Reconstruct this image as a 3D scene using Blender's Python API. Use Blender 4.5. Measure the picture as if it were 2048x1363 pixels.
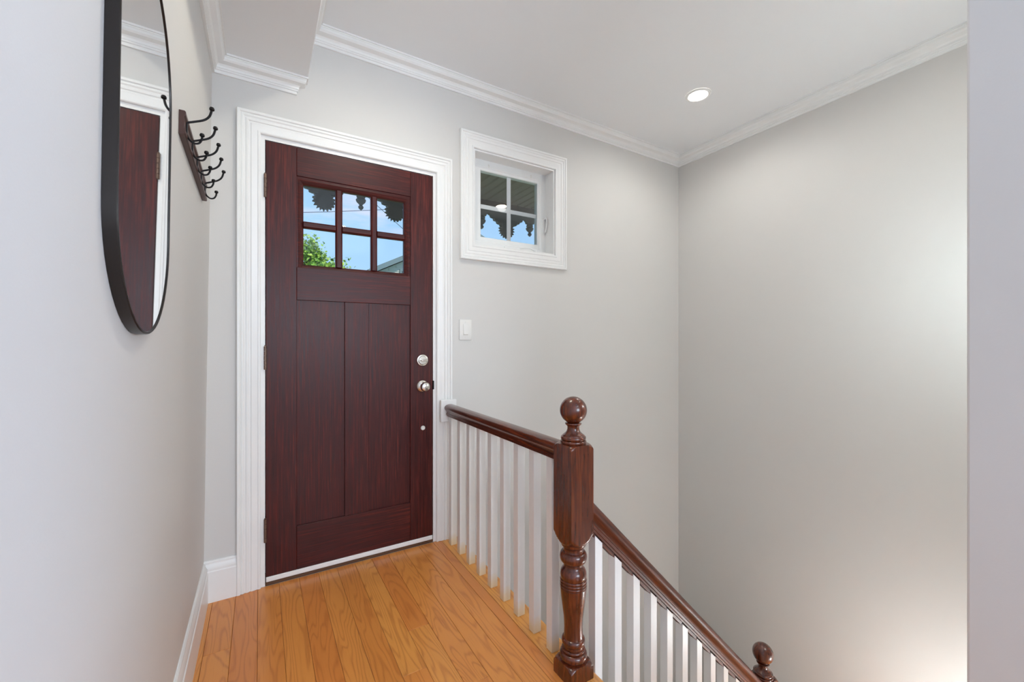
import bpy, bmesh, math, random
from mathutils import Vector, Matrix, noise as mnoise
R = math.radians
random.seed(7)
for o in list(bpy.data.objects):
    bpy.data.objects.remove(o)
S = bpy.context.scene
COL = S.collection

# ------------------------------------------------------------------ camera
cam_d = bpy.data.cameras.new('camera')
cam_d.sensor_fit = 'HORIZONTAL'
cam_d.sensor_width = 36.0
cam_d.lens = 827.24 / 2048 * 36.0
cam_d.clip_start = 0.02
cam = bpy.data.objects.new('camera', cam_d)
COL.objects.link(cam)
cam.location = (-0.0212, -2.2389, 1.1402)
cam.rotation_euler = (R(90), 0, -R(31.305))
S.camera = cam

# ------------------------------------------------------------------ view
S.view_settings.view_transform = 'Standard'
S.view_settings.look = 'None'
S.view_settings.gamma = 1.0
S.view_settings.use_curve_mapping = False
S.view_settings.exposure = 0.11

# ------------------------------------------------------------------ sky
W = bpy.data.worlds.new('sky')
S.world = W
W.use_nodes = True
nt = W.node_tree
nt.nodes.clear()
wo = nt.nodes.new('ShaderNodeOutputWorld')
bg = nt.nodes.new('ShaderNodeBackground')
bg.inputs['Strength'].default_value = 1.0
tc = nt.nodes.new('ShaderNodeTexCoord')
sep = nt.nodes.new('ShaderNodeSeparateXYZ')
rampz = nt.nodes.new('ShaderNodeValToRGB')
rampz.color_ramp.elements[0].position = 0.0
rampz.color_ramp.elements[0].color = (0.48, 0.75, 1.0, 1)
rampz.color_ramp.elements[1].position = 0.5
rampz.color_ramp.elements[1].color = (0.27, 0.55, 0.95, 1)
mp = nt.nodes.new('ShaderNodeMapping')
mp.inputs['Scale'].default_value = (2.2, 2.2, 9.0)
nz = nt.nodes.new('ShaderNodeTexNoise')
nz.inputs['Scale'].default_value = 1.8
nz.inputs['Detail'].default_value = 6
nz.inputs['Roughness'].default_value = 0.55
rampc = nt.nodes.new('ShaderNodeValToRGB')
rampc.color_ramp.elements[0].position = 0.50
rampc.color_ramp.elements[0].color = (0, 0, 0, 1)
rampc.color_ramp.elements[1].position = 0.70
rampc.color_ramp.elements[1].color = (0.8, 0.8, 0.8, 1)
mixc = nt.nodes.new('ShaderNodeMix')
mixc.data_type = 'RGBA'
mixc.inputs[7].default_value = (0.85, 0.80, 0.95, 1)
L = nt.links.new
L(tc.outputs['Generated'], sep.inputs[0])
L(sep.outputs['Z'], rampz.inputs[0])
L(tc.outputs['Generated'], mp.inputs['Vector'])
L(mp.outputs[0], nz.inputs['Vector'])
L(nz.outputs['Fac'], rampc.inputs[0])
L(rampc.outputs['Color'], mixc.inputs[0])
L(rampz.outputs['Color'], mixc.inputs[6])
L(mixc.outputs[2], bg.inputs['Color'])
L(bg.outputs[0], wo.inputs[0])

# ------------------------------------------------------------------ sun and daylight
sun_d = bpy.data.lights.new('sun', 'SUN')
sun_d.energy = 3.2
sun_d.color = (1.0, 0.93, 0.82)
sun_d.angle = R(0.6)
sun = bpy.data.objects.new('sun', sun_d)
COL.objects.link(sun)
sun.rotation_euler = (R(38), R(22), 0)
DAY = 145.0          # daylight through the big window at the back of the house
DAY2 = 92.0         # daylight through the side window of the room behind the viewer
day_d = bpy.data.lights.new('window_daylight', 'AREA')
day_d.shape = 'RECTANGLE'
day_d.size = 1.9
day_d.size_y = 1.5
day_d.energy = DAY
day_d.color = (0.76, 0.87, 1.0)
day = bpy.data.objects.new('window_daylight', day_d)
COL.objects.link(day)
day.location = (0.95, -6.30, 1.55)
day.rotation_euler = (R(90), 0, 0)
day2_d = bpy.data.lights.new('side_window_daylight', 'AREA')
day2_d.shape = 'RECTANGLE'
day2_d.size = 2.2
day2_d.size_y = 1.5
day2_d.energy = DAY2
day2_d.color = (0.50, 0.66, 1.0)
day2 = bpy.data.objects.new('side_window_daylight', day2_d)
COL.objects.link(day2)
day2.location = (3.12, -3.95, 1.55)
day2.rotation_euler = (R(90), 0, R(90))
FILL_LOW = 122.0       # radiance of the lower fill globe added to brighten the stairwell
FILL_UP = 98.0      # radiance of the upper added fill globe
LAMP = 30.0          # radiance of the recessed lamp lenses
BEAM = 95.0          # power of the beam inside each recessed lamp
K1, K2, K3, K4 = .19, .03, .31, .3

# ------------------------------------------------------------------ materials
def srgb(r, g, b):
    f = lambda c: (c / 255 / 12.92) if c / 255 <= 0.04045 else ((c / 255 + 0.055) / 1.055) ** 2.4
    return (f(r), f(g), f(b), 1)

class NT:
    def __init__(s, name):
        s.m = bpy.data.materials.new(name)
        s.m.use_nodes = True
        s.t = s.m.node_tree
        s.t.nodes.clear()
        s.out = s.n('OutputMaterial')
        s.b = s.n('BsdfPrincipled')
        s.l(s.b.outputs[0], s.out.inputs[0])
    def n(s, k):
        return s.t.nodes.new('ShaderNode' + k)
    def l(s, a, b):
        s.t.links.new(a, b)
    def coord(s, scale=(1, 1, 1), which='Object'):
        c = s.n('TexCoord')
        m = s.n('Mapping')
        m.inputs['Scale'].default_value = scale
        s.l(c.outputs[which], m.inputs['Vector'])
        return m.outputs[0]
    def noise(s, v, scale, detail=3, rough=.5, dist=0.0):
        n = s.n('TexNoise')
        n.inputs['Scale'].default_value = scale
        n.inputs['Detail'].default_value = detail
        n.inputs['Roughness'].default_value = rough
        n.inputs['Distortion'].default_value = dist
        s.l(v, n.inputs['Vector'])
        return n.outputs['Fac']
    def ramp(s, f, stops):
        r = s.n('ValToRGB')
        e = r.color_ramp.elements
        while len(e) < len(stops):
            e.new(0.5)
        for i, (p, c) in enumerate(stops):
            e[i].position = p
            e[i].color = c if len(c) == 4 else (*c, 1)
        s.l(f, r.inputs[0])
        return r.outputs['Color']
    def math(s, op, a, b=None):
        m = s.n('Math')
        m.operation = op
        for i, x in enumerate((a, b)):
            if x is None:
                continue
            if isinstance(x, (int, float)):
                m.inputs[i].default_value = x
            else:
                s.l(x, m.inputs[i])
        return m.outputs[0]
    def mix(s, f, a, b, mode='MIX'):
        m = s.n('Mix')
        m.data_type = 'RGBA'
        m.blend_type = mode
        for i, x in ((0, f), (6, a), (7, b)):
            if isinstance(x, (int, float)):
                m.inputs[i].default_value = x
            elif isinstance(x, tuple):
                m.inputs[i].default_value = x
            else:
                s.l(x, m.inputs[i])
        return m.outputs[2]
    def bump(s, h, strength, dist=.002):
        b = s.n('Bump')
        b.inputs['Strength'].default_value = strength
        b.inputs['Distance'].default_value = dist
        s.l(h, b.inputs['Height'])
        s.l(b.outputs[0], s.b.inputs['Normal'])
    def set(s, **k):
        for a, v in k.items():
            a = a.replace('_', ' ')
            if isinstance(v, (int, float, tuple)):
                s.b.inputs[a].default_value = v
            else:
                s.l(v, s.b.inputs[a])

def plain(name, col, rough=.5, metal=0.0, bump=0.0, bscale=400, **k):
    t = NT(name)
    v = t.coord()
    f = t.noise(v, 9, 3)
    c2 = tuple(x * .93 for x in col[:3]) + (1,)
    t.set(Base_Color=t.mix(f, col, c2), Roughness=rough, Metallic=metal, **k)
    if bump:
        t.bump(t.noise(v, bscale, 2), bump)
    return t.m

def paint(name, col):
    t = NT(name)
    v = t.coord()
    f = t.noise(v, 1.7, 4)
    t.set(Base_Color=t.mix(f, col, tuple(x * .965 for x in col[:3]) + (1,)), Roughness=.55)
    t.bump(t.noise(v, 260, 2), .10, .0012)
    return t.m

M = {}
M['wall'] = paint('greige_wall_paint', (.69, .676, .655, 1))
M['ceil'] = paint('ceiling_paint', (.885, .90, .915, 1))
M['trim'] = plain('white_trim_paint', (.90, .90, .89, 1), .33)
M['vinyl'] = plain('white_vinyl', (.88, .89, .89, 1), .35)
M['plastic'] = plain('white_switch_plastic', (.84, .83, .80, 1), .3)
M['iron'] = plain('black_iron', (.012, .011, .012, 1), .42, .6)
M['nickel'] = plain('satin_nickel', (.72, .68, .62, 1), .26, 1.0)
M['bronze'] = plain('dull_bronze_hinge', (.20, .13, .10, 1), .45, .8)
M['darkgap'] = plain('dark_oak_threshold', srgb(92, 62, 40), .5)
M['mirror'] = plain('mirror_glass', (.92, .93, .93, 1), .02, 1.0)
M['frame'] = plain('dark_bronze_frame', (.022, .017, .015, 1), .34, .4)

def door_wood(name, scale):
    t = NT(name)
    v = t.coord(scale)
    streak = t.noise(v, 1.0, 5, .65)
    big = t.noise(t.coord((3.0, 3.0, 1.3)), 1.6, 3, .5, .4)
    c = t.ramp(streak, [(.30, srgb(42, 7, 8)), (.52, srgb(66, 15, 13)), (.72, srgb(94, 28, 20))])
    worn = t.ramp(t.math('MULTIPLY', big, streak), [(.28, (0, 0, 0)), (.46, (1, 1, 1))])
    wf = t.math('MULTIPLY', worn, .55)
    t.set(Base_Color=t.mix(wf, c, srgb(112, 44, 30)), Roughness=t.ramp(streak, [(.2, (.36, .36, .36)), (.8, (.52, .52, .52))]))
    t.b.inputs['Specular IOR Level'].default_value = .3
    t.b.inputs['Coat Weight'].default_value = .08
    t.b.inputs['Coat Roughness'].default_value = .3
    t.bump(streak, .22, .0015)
    return t.m
M['doorv'] = door_wood('mahogany_stain_vertical', (150, 150, 5))
M['doorh'] = door_wood('mahogany_stain_horizontal', (5, 150, 150))

def rail_wood(name, scale, tilt=0.0):
    t = NT(name)
    m0 = t.n('Mapping')
    m0.inputs['Rotation'].default_value = (0, tilt, 0)
    m1 = t.n('Mapping')
    m1.inputs['Scale'].default_value = scale
    t.l(t.n('TexCoord').outputs['Object'], m0.inputs['Vector'])
    t.l(m0.outputs[0], m1.inputs['Vector'])
    v = m1.outputs[0]
    f = t.noise(v, 1.0, 5, .6)
    c = t.ramp(f, [(.28, srgb(52, 19, 8)), (.52, srgb(90, 37, 16)), (.75, srgb(122, 57, 27))])
    t.set(Base_Color=c, Roughness=.46 if tilt else .26)
    t.b.inputs['Coat Weight'].default_value = .06 if tilt else .45
    t.b.inputs['Coat Roughness'].default_value = .2
    t.bump(f, .12, .001)
    return t.m
M['railz'] = rail_wood('varnished_cherry_post', (90, 90, 7))
M['raily'] = rail_wood('varnished_cherry_rail', (90, 6, 90))
M['rails'] = rail_wood('varnished_cherry_sloping_rail', (6, 90, 90), -R(45))
M['rackwood'] = plain('walnut_rack', srgb(74, 44, 36), .4)

def oak(name='honey_oak_plank', light=False):
    t = NT(name)
    info = t.n('ObjectInfo')
    rnd = info.outputs['Random']
    c = t.n('TexCoord')
    comb = t.n('CombineXYZ')
    t.l(t.math('MULTIPLY', rnd, 37.0), comb.inputs[0])
    t.l(t.math('MULTIPLY', rnd, 91.0), comb.inputs[1])
    add = t.n('VectorMath')
    add.operation = 'ADD'
    t.l(c.outputs['Object'], add.inputs[0])
    t.l(comb.outputs[0], add.inputs[1])
    def mapped(sc):
        m = t.n('Mapping')
        m.inputs['Scale'].default_value = sc
        t.l(add.outputs[0], m.inputs['Vector'])
        return m.outputs[0]
    cath = t.noise(mapped((9, 1.1, 1)), 1.0, 2, .45, .35)
    rings = t.math('SINE', t.math('MULTIPLY', cath, 120.0))
    rings = t.math('ADD', t.math('MULTIPLY', rings, .5), .5)
    rings = t.math('POWER', rings, 4.0)
    pore = t.noise(mapped((260, 7, 1)), 1.0, 4, .7)
    blotch = t.noise(mapped((5, 1.6, 1)), 1.0, 3, .5)
    base = t.ramp(rnd, [(0.0, srgb(220, 144, 70)), (.35, srgb(226, 152, 76)), (.6, srgb(214, 134, 66)), (.82, srgb(230, 160, 80)), (1.0, srgb(212, 130, 66))])
    if light:
        base = t.ramp(rnd, [(0, srgb(232, 168, 88)), (1, srgb(226, 160, 82))])
    base = t.mix(t.math('MULTIPLY', blotch, .5), base, srgb(222, 150, 76) if light else srgb(206, 124, 58))
    ringf = t.math('MULTIPLY', rings, t.math('MULTIPLY', pore, .80))
    colr = t.mix(ringf, base, srgb(168, 88, 36))
    pf = t.ramp(pore, [(.55, (0, 0, 0)), (.78, (.45, .45, .45))])
    colr = t.mix(pf, colr, srgb(170, 96, 42))
    t.set(Base_Color=colr, Roughness=.30)
    t.b.inputs['Coat Weight'].default_value = .15
    t.b.inputs['Coat Roughness'].default_value = .2
    t.bump(t.math('ADD', t.math('MULTIPLY', ringf, -.5), pore), .06, .001)
    return t.m
M['oak'] = oak()
M['oak2'] = oak('pale_oak_edge_board', True)

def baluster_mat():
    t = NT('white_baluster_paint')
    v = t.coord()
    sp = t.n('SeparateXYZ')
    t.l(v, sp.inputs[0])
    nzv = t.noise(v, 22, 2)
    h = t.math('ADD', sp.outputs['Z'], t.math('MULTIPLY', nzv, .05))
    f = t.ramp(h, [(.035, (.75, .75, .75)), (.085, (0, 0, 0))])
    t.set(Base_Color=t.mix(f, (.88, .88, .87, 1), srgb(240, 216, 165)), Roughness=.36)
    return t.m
M['bal'] = baluster_mat()

def glass_mat():
    m = bpy.data.materials.new('clear_window_glass')
    m.use_nodes = True
    n = m.node_tree
    n.nodes.clear()
    o = n.nodes.new('ShaderNodeOutputMaterial')
    mx = n.nodes.new('ShaderNodeMixShader')
    fr = n.nodes.new('ShaderNodeFresnel')
    fr.inputs['IOR'].default_value = 1.35
    tr = n.nodes.new('ShaderNodeBsdfTransparent')
    gl = n.nodes.new('ShaderNodeBsdfGlossy')
    gl.inputs['Roughness'].default_value = .0
    n.links.new(fr.outputs[0], mx.inputs[0])
    n.links.new(tr.outputs[0], mx.inputs[1])
    n.links.new(gl.outputs[0], mx.inputs[2])
    n.links.new(mx.outputs[0], o.inputs[0])
    return m
M['glass'] = glass_mat()

def emit(name, col, s):
    t = NT(name)
    t.set(Base_Color=(1, 1, 1, 1), Emission_Color=col, Emission_Strength=s)
    return t.m
M['lens'] = emit('lit_lamp_lens', (1.0, .90, .78, 1), LAMP)
M['globe'] = emit('lower_fill_globe', (.96, 1.0, 1.0, 1), FILL_LOW)  # glow of the added lower fill lamp
M['globe2'] = emit('upper_fill_globe', (.86, .97, 1.0, 1), FILL_UP)  # same for the added upper fill lamp
M['porchwood'] = plain('dark_brown_porch_boards', srgb(150, 132, 106), .6)
M['fret'] = plain('weathered_grey_brown_fretwork', srgb(118, 112, 108), .7)
M['fretin'] = plain('brown_beam_paint', srgb(96, 76, 62), .7)
M['bark'] = plain('tree_bark', srgb(90, 70, 55), .9)
M['grass'] = plain('lawn', srgb(90, 120, 50), .9)
M['siding'] = plain('pale_grey_green_siding', srgb(205, 212, 205), .7)
M['roof'] = plain('slate_grey_shingles', srgb(96, 104, 108), .8)
M['rake'] = plain('grey_green_rake_board', srgb(112, 134, 140), .6)
M['dglass'] = plain('dark_house_window', srgb(60, 70, 80), .1)
M['wire'] = plain('black_cable', (.03, .03, .035, 1), .6)
M['porchfloor'] = plain('grey_porch_floor_paint', srgb(140, 140, 138), .6)

def leaf_mat():
    t = NT('green_leaves')
    g = t.n('NewGeometry')
    rp = t.ramp(g.outputs['Random Per Island'], [(0, srgb(70, 110, 20)), (.5, srgb(120, 165, 40)), (1, srgb(176, 205, 70))])
    t.set(Base_Color=rp, Roughness=.55)
    t.b.inputs['Transmission Weight'].default_value = 0.0
    t.b.inputs['Subsurface Weight'].default_value = 0.0
    return t.m
M['leaf'] = leaf_mat()

# ------------------------------------------------------------------ helpers
def tag(o, label=None, cat=None, group=None, kind=None):
    if label: o['label'] = label
    if cat: o['category'] = cat
    if group: o['group'] = group
    if kind: o['kind'] = kind
    return o

def thing(name, label, cat, loc=(0, 0, 0), group=None, kind=None):
    o = bpy.data.objects.new(name, None)
    o.empty_display_size = .05
    COL.objects.link(o)
    o.location = loc
    return tag(o, label, cat, group, kind)

def mesh_of(name, bm, mat, smooth=False, angle=35):
    me = bpy.data.meshes.new(name)
    bmesh.ops.recalc_face_normals(bm, faces=bm.faces)
    bm.to_mesh(me)
    bm.free()
    if mat is not None:
        me.materials.append(M[mat])
    if smooth:
        for p in me.polygons:
            p.use_smooth = True
        me.set_sharp_from_angle(angle=R(angle))
    return me

def place(name, me, parent=None, loc=(0, 0, 0), rot=None):
    """link a mesh (in the coordinates of its own origin) at a world location"""
    o = bpy.data.objects.new(name, me)
    COL.objects.link(o)
    if parent is not None:
        o.parent = parent
        pl = Vector(parent.location)
        q = parent.parent
        while q is not None:
            pl += Vector(q.location)
            q = q.parent
        o.location = Vector(loc) - pl
    else:
        o.location = loc
    if rot:
        o.rotation_euler = rot
    return o

def obj(name, bm, mat, parent=None, smooth=False, angle=35):
    """bm holds world coordinates; origin is moved to the middle of its base"""
    bm.verts.ensure_lookup_table()
    xs = [v.co for v in bm.verts]
    c = Vector(((min(v.x for v in xs) + max(v.x for v in xs)) / 2, (min(v.y for v in xs) + max(v.y for v in xs)) / 2, min(v.z for v in xs)))
    bmesh.ops.translate(bm, verts=bm.verts, vec=-c)
    return place(name, mesh_of(name, bm, mat, smooth, angle), parent, c)

def box(bm, x0, x1, y0, y1, z0, z1, bev=0.0, seg=1):
    vs = [bm.verts.new((x, y, z)) for x in (x0, x1) for y in (y0, y1) for z in (z0, z1)]
    fs = []
    for idx in ((0, 1, 3, 2), (4, 6, 7, 5), (0, 4, 5, 1), (2, 3, 7, 6), (0, 2, 6, 4), (1, 5, 7, 3)):
        fs.append(bm.faces.new([vs[i] for i in idx]))
    if bev:
        es = list({e for f in fs for e in f.edges})
        bmesh.ops.bevel(bm, geom=es, offset=bev, segments=seg, affect='EDGES', profile=.5)
    return bm

def nbox(*a, **k):
    return box(bmesh.new(), *a, **k)

def sweep(bm, path, prof, n, closed=False, cap=True, prof_closed=True):
    """prof: list of (a along side = d x n, b along n); path: polyline in the plane with normal n"""
    n = Vector(n).normalized()
    P = [Vector(p) for p in path]
    N = len(P)
    segs = [(P[(i + 1) % N] - P[i]).normalized() for i in range(N if closed else N - 1)]
    sides = [d.cross(n).normalized() for d in segs]
    rings = []
    for i in range(N):
        if closed:
            s1, s2 = sides[i - 1], sides[i]
        else:
            s1 = sides[max(i - 1, 0)]
            s2 = sides[min(i, N - 2)]
        m = (s1 + s2) / (1 + s1.dot(s2))
        rings.append([bm.verts.new(P[i] + m * a + n * b) for a, b in prof])
    K = len(prof)
    for i in range(N if closed else N - 1):
        r0, r1 = rings[i], rings[(i + 1) % N]
        for k in range(K if prof_closed else K - 1):
            bm.faces.new((r0[k], r0[(k + 1) % K], r1[(k + 1) % K], r1[k]))
    if cap and not closed and prof_closed:
        bm.faces.new(rings[0])
        bm.faces.new(rings[-1])
    return bm

def lathe(bm, prof, c, axis='Z', n=32, cap=True):
    c = Vector(c)
    rings = []
    for r, h in prof:
        ring = []
        for i in range(n):
            t = 2 * math.pi * i / n
            if axis == 'Z':
                v = Vector((r * math.cos(t), r * math.sin(t), h))
            elif axis == 'Y':
                v = Vector((r * math.cos(t), h, r * math.sin(t)))
            else:
                v = Vector((h, r * math.cos(t), r * math.sin(t)))
            ring.append(bm.verts.new(c + v))
        rings.append(ring)
    for a, b in zip(rings, rings[1:]):
        for i in range(n):
            bm.faces.new((a[i], a[(i + 1) % n], b[(i + 1) % n], b[i]))
    if cap:
        bm.faces.new(rings[0])
        bm.faces.new(rings[-1])
    return bm

def tube(bm, pts, rad, n=8, cap=True):
    P = [Vector(p) for p in pts]
    rings = []
    up = Vector((0, 0, 1))
    prev = None
    for i, p in enumerate(P):
        d = (P[min(i + 1, len(P) - 1)] - P[max(i - 1, 0)]).normalized()
        if prev is None:
            u = d.cross(up)
            if u.length < 1e-3:
                u = d.cross(Vector((0, 1, 0)))
            u.normalize()
        else:
            u = (prev - d * prev.dot(d)).normalized()
        prev = u
        w = d.cross(u)
        r = rad[i] if isinstance(rad, (list, tuple)) else rad
        rings.append([bm.verts.new(p + (u * math.cos(2 * math.pi * k / n) + w * math.sin(2 * math.pi * k / n)) * r) for k in range(n)])
    for a, b in zip(rings, rings[1:]):
        for i in range(n):
            bm.faces.new((a[i], a[(i + 1) % n], b[(i + 1) % n], b[i]))
    if cap:
        bm.faces.new(rings[0])
        bm.faces.new(rings[-1])
    return bm

def smooth_path(pts, k=6):
    P = [Vector(p) for p in pts]
    out = []
    for i in range(len(P) - 1):
        p0, p1, p2, p3 = P[max(i - 1, 0)], P[i], P[i + 1], P[min(i + 2, len(P) - 1)]
        for j in range(k):
            t = j / k
            out.append(.5 * ((2 * p1) + (p2 - p0) * t + (2 * p0 - 5 * p1 + 4 * p2 - p3) * t * t + (3 * p1 - p0 - 3 * p2 + p3) * t ** 3))
    out.append(P[-1])
    return out

def struct(name, bm, mat, label, cat, parent=None, **k):
    return tag(obj(name, bm, mat, parent, **k), label, cat, kind='structure')

# ------------------------------------------------------------------ room shell
CEIL = 2.672
SOF = 2.393
YB = -6.0            # back wall of the house
XR0, XR1 = 2.975, 2.915   # right wall at y=0 and at y=-2.3 (slightly out of square)
xl = lambda z: -0.2345 + 0.0135 * z       # left wall leans a little
LOW = -2.75

# front wall with the door and window openings
DOX0, DOX1, DOZ = -0.022, 0.835, 2.096
WX0, WX1, WZ0, WZ1 = 1.070, 1.675, 1.716, 2.294
bm = bmesh.new()
T = .16
def w(x0, x1, z0, z1): box(bm, x0, x1, 0, T, z0, z1)
w(-.45, DOX0, -.3, CEIL); w(DOX0, DOX1, DOZ, CEIL); w(DOX0, DOX1, -.3, -.001)
w(DOX1, WX0, LOW, CEIL); w(WX0, WX1, LOW, WZ0); w(WX0, WX1, WZ1, CEIL); w(WX1, 3.2, LOW, CEIL)
struct('wall_front', bm, 'wall', 'pale greige painted wall around the red-brown front door', 'wall')
# left wall, slightly leaning
bm = bmesh.new()
vs = []
for y in (YB, .02):
    for z in (-.3, CEIL + .1):
        for dx in (0, -.15):
            vs.append(bm.verts.new((xl(z) + dx, y, z)))
for idx in ((0, 2, 6, 4), (1, 5, 7, 3), (0, 1, 3, 2), (4, 6, 7, 5), (0, 4, 5, 1), (2, 3, 7, 6)):
    bm.faces.new([vs[i] for i in idx])
struct('wall_left', bm, 'wall', 'smooth pale wall with the oval mirror and the coat rack', 'wall')
# right wall
bm = bmesh.new()
sl = (XR1 - XR0) / -2.3
for a in ((YB, -5.05, -.3, CEIL), (-5.05, -2.85, -.3, .75), (-5.05, -2.85, 2.35, CEIL)):
    box(bm, 2.90, 3.05, a[0], a[1], a[2], a[3])
vs = []
for y in (-2.85, .02):
    for z in (LOW, CEIL + .1):
        for dx in (0, .15):
            vs.append(bm.verts.new((XR0 + sl * y + dx, y, z)))
for idx in ((0, 2, 6, 4), (1, 5, 7, 3), (0, 1, 3, 2), (4, 6, 7, 5), (0, 4, 5, 1), (2, 3, 7, 6)):
    bm.faces.new([vs[i] for i in idx])
struct('wall_right', bm, 'wall', 'bare pale greige wall behind the stairwell', 'wall')
# stub wall beside the stair opening, its end faces the hall
NX = 1.10
bm = nbox(NX, XR0 - .02, -2.16, -2.021, LOW, CEIL, bev=.004, seg=2)
struct('wall_stair', bm, 'wall', 'end of the near wall at the right edge of the stair opening', 'wall')
# back wall with a wide window
bm = bmesh.new()
BX0, BX1, BZ0, BZ1 = 0.05, 1.85, .85, 2.25
for a in ((-.45, BX0, -.3, CEIL), (BX0, BX1, -.3, BZ0), (BX0, BX1, BZ1, CEIL), (BX1, 3.2, -.3, CEIL)):
    box(bm, a[0], a[1], YB - .15, YB, a[2], a[3])
struct('wall_back', bm, 'wall', 'pale wall at the far end behind the viewer', 'wall')
# ceiling and soffit
struct('ceiling', nbox(-.45, 3.2, YB - .15, .16, CEIL, CEIL + .1), 'ceil', 'flat off-white ceiling with a recessed lamp', 'ceiling')
SX = .173
struct('trim_soffit', nbox(-.40, SX, -2.9, .01, SOF, CEIL + .02, bev=.003), 'ceil', 'dropped boxed soffit above the left side of the door', 'soffit')

# stairwell lower walls and floor
struct('wall_stairwell', nbox(.86, .958, -2.16, .0, LOW, -.035), 'wall', 'wall below the floor edge inside the stairwell', 'wall')
struct('floor_lower', nbox(.86, 3.2, -2.16, .02, LOW - .1, LOW), 'oak', 'wooden floor at the bottom of the stairwell', 'floor')

# crown mouldings
def crown(h, p):
    pr = [(0, -h), (.010, -h), (.010, -h + .012), (.015, -h + .014), (.015, -h + .020)]
    for i in range(7):
        t = i / 6
        a = .018 + (p - .026) * (t - .16 * math.sin(2 * math.pi * t))
        b = -h + .022 + (h - .036) * (t + .10 * math.sin(2 * math.pi * t))
        pr.append((a, b))
    pr += [(p - .006, -.012), (p - .006, -.008), (p, -.008), (p, 0), (0, 0)]
    return pr
bm = bmesh.new()
sweep(bm, [(SX, -2.9, CEIL), (SX, 0, CEIL), (XR0, 0, CEIL), (XR0 + sl * -2.02, -2.02, CEIL)], crown(.080, .062), (0, 0, 1))
struct('trim_1', bm, 'trim', 'white crown moulding along the high ceiling', 'crown moulding', smooth=True, angle=28)
bm = bmesh.new()
xs_ = xl(SOF - .05)
sweep(bm, [(xs_, -2.9, SOF), (xs_, 0, SOF), (.118, 0, SOF), (.118, .003, SOF)], crown(.073, .056), (0, 0, 1))
struct('trim_2', bm, 'trim', 'white crown moulding under the dropped soffit', 'crown moulding', smooth=True, angle=28)

# baseboards
def base_prof(h, t=.018):
    return [(0, 0), (t, 0), (t, h - .045), (t - .003, h - .041), (t - .003, h - .036), (t - .002, h - .028), (t - .008, h - .016), (t - .010, h - .010), (t - .009, h - .006), (t - .013, h), (0, h)]
bm = bmesh.new()
sweep(bm, [(xl(.08), YB, 0), (xl(.08), -.0165, 0)], base_prof(.175), (0, 0, 1))
struct('baseboard_left', bm, 'trim', 'white baseboard with moulded top along the left wall', 'baseboard', smooth=True)
bm = bmesh.new()
sweep(bm, [(xl(.08), 0, 0), (-.112, 0, 0)], base_prof(.178), (0, 0, 1))
struct('baseboard_front', bm, 'trim', 'short white baseboard between the corner and door casing', 'baseboard', smooth=True)

# ------------------------------------------------------------------ floor planks
struct_floor = thing('floor', 'honey oak strip floor in the hall', 'floor', (.3, -1.5, -.02), kind='structure')
sub = obj('subfloor', box(nbox(-.40, .955, YB - .1, .0, -.3, -.0125), .955, 3.1, YB - .1, -2.16, -.3, -.0125), 'darkgap', struct_floor)
pw = .0845
def plank_mesh(wd, ln):
    bm = nbox(-wd / 2 + .0004, wd / 2 - .0004, -ln / 2 + .0004, ln / 2 - .0004, -.0122, 0)
    es = [e for e in bm.edges if all(v.co.z > -.001 for v in e.verts)]
    bmesh.ops.bevel(bm, geom=es, offset=.0011, segments=1, affect='EDGES')
    return mesh_of('plank', bm, 'oak')
def lay(x0, x1, ys):
    for a, b in zip(ys, ys[1:]):
        place('plank', plank_mesh(x1 - x0, abs(b - a)), struct_floor, ((x0 + x1) / 2, (a + b) / 2, 0))
special = {9: [0, -.637, -1.3, -2.1, -3.0], 8: [0, -.846, -1.75, -2.6, -3.0], 1: [0, -.38, -1.25, -2.2, -3.0]}
x = -.031 - 3 * pw
i = 0
while x < .862:
    x0, x1 = max(x, xl(0) + .004), min(x + pw, .861)
    if x1 - x0 > .004:
        if i in special:
            ys = special[i]
        else:
            ys = [0]
            y = -random.uniform(.9, 1.7)
            while y > -2.7:
                ys.append(y)
                y -= random.uniform(.5, 1.1)
            ys.append(-3.0)
        lay(x0, x1, ys)
    x += pw
    i += 1
# border board with rounded nosing at the stairwell edge
bm = bmesh.new()
prof = [(0, -.0125), (0, 0)] + [(.094 + .0125 * math.sin(R(t)), -.0125 + .0125 * math.cos(R(t))) for t in range(0, 181, 20)] + [(.094, -.0255), (.094, -.0125)]
sweep(bm, [(.8615, -2.16, 0), (.8615, -.001, 0)], prof, (0, 0, 1))
b_ = obj('edge_board', bm, 'oak2', struct_floor, smooth=True)
b_['label'] = 'lighter oak edge board with rounded nosing along the stairwell'

# ------------------------------------------------------------------ door casing, jamb, door
def casing_prof(wd=.093):
    k = wd / .093
    p = [(0, 0), (0, .010), (.004, .0135), (.010, .0135), (.012, .0105), (.016, .0105), (.026, .0135), (.036, .0150), (.040, .0120), (.045, .0120), (.049, .0165), (.056, .0165), (.059, .0140), (.063, .0140), (.068, .0185), (.074, .0185), (.077, .0160), (.081, .0225), (.090, .0225), (.093, .0195), (.093, 0)]
    return [(-a * k, b) for a, b in p]
bm = bmesh.new()
cx0, cx1, cz = -.020, .833, 2.095
sweep(bm, [(cx0, 0, .001), (cx0, 0, cz), (cx1, 0, cz), (cx1, 0, .001)], casing_prof(), (0, -1, 0))
struct('trim_3', bm, 'trim', 'white fluted casing framing the front door', 'door casing', smooth=True, angle=20)

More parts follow.
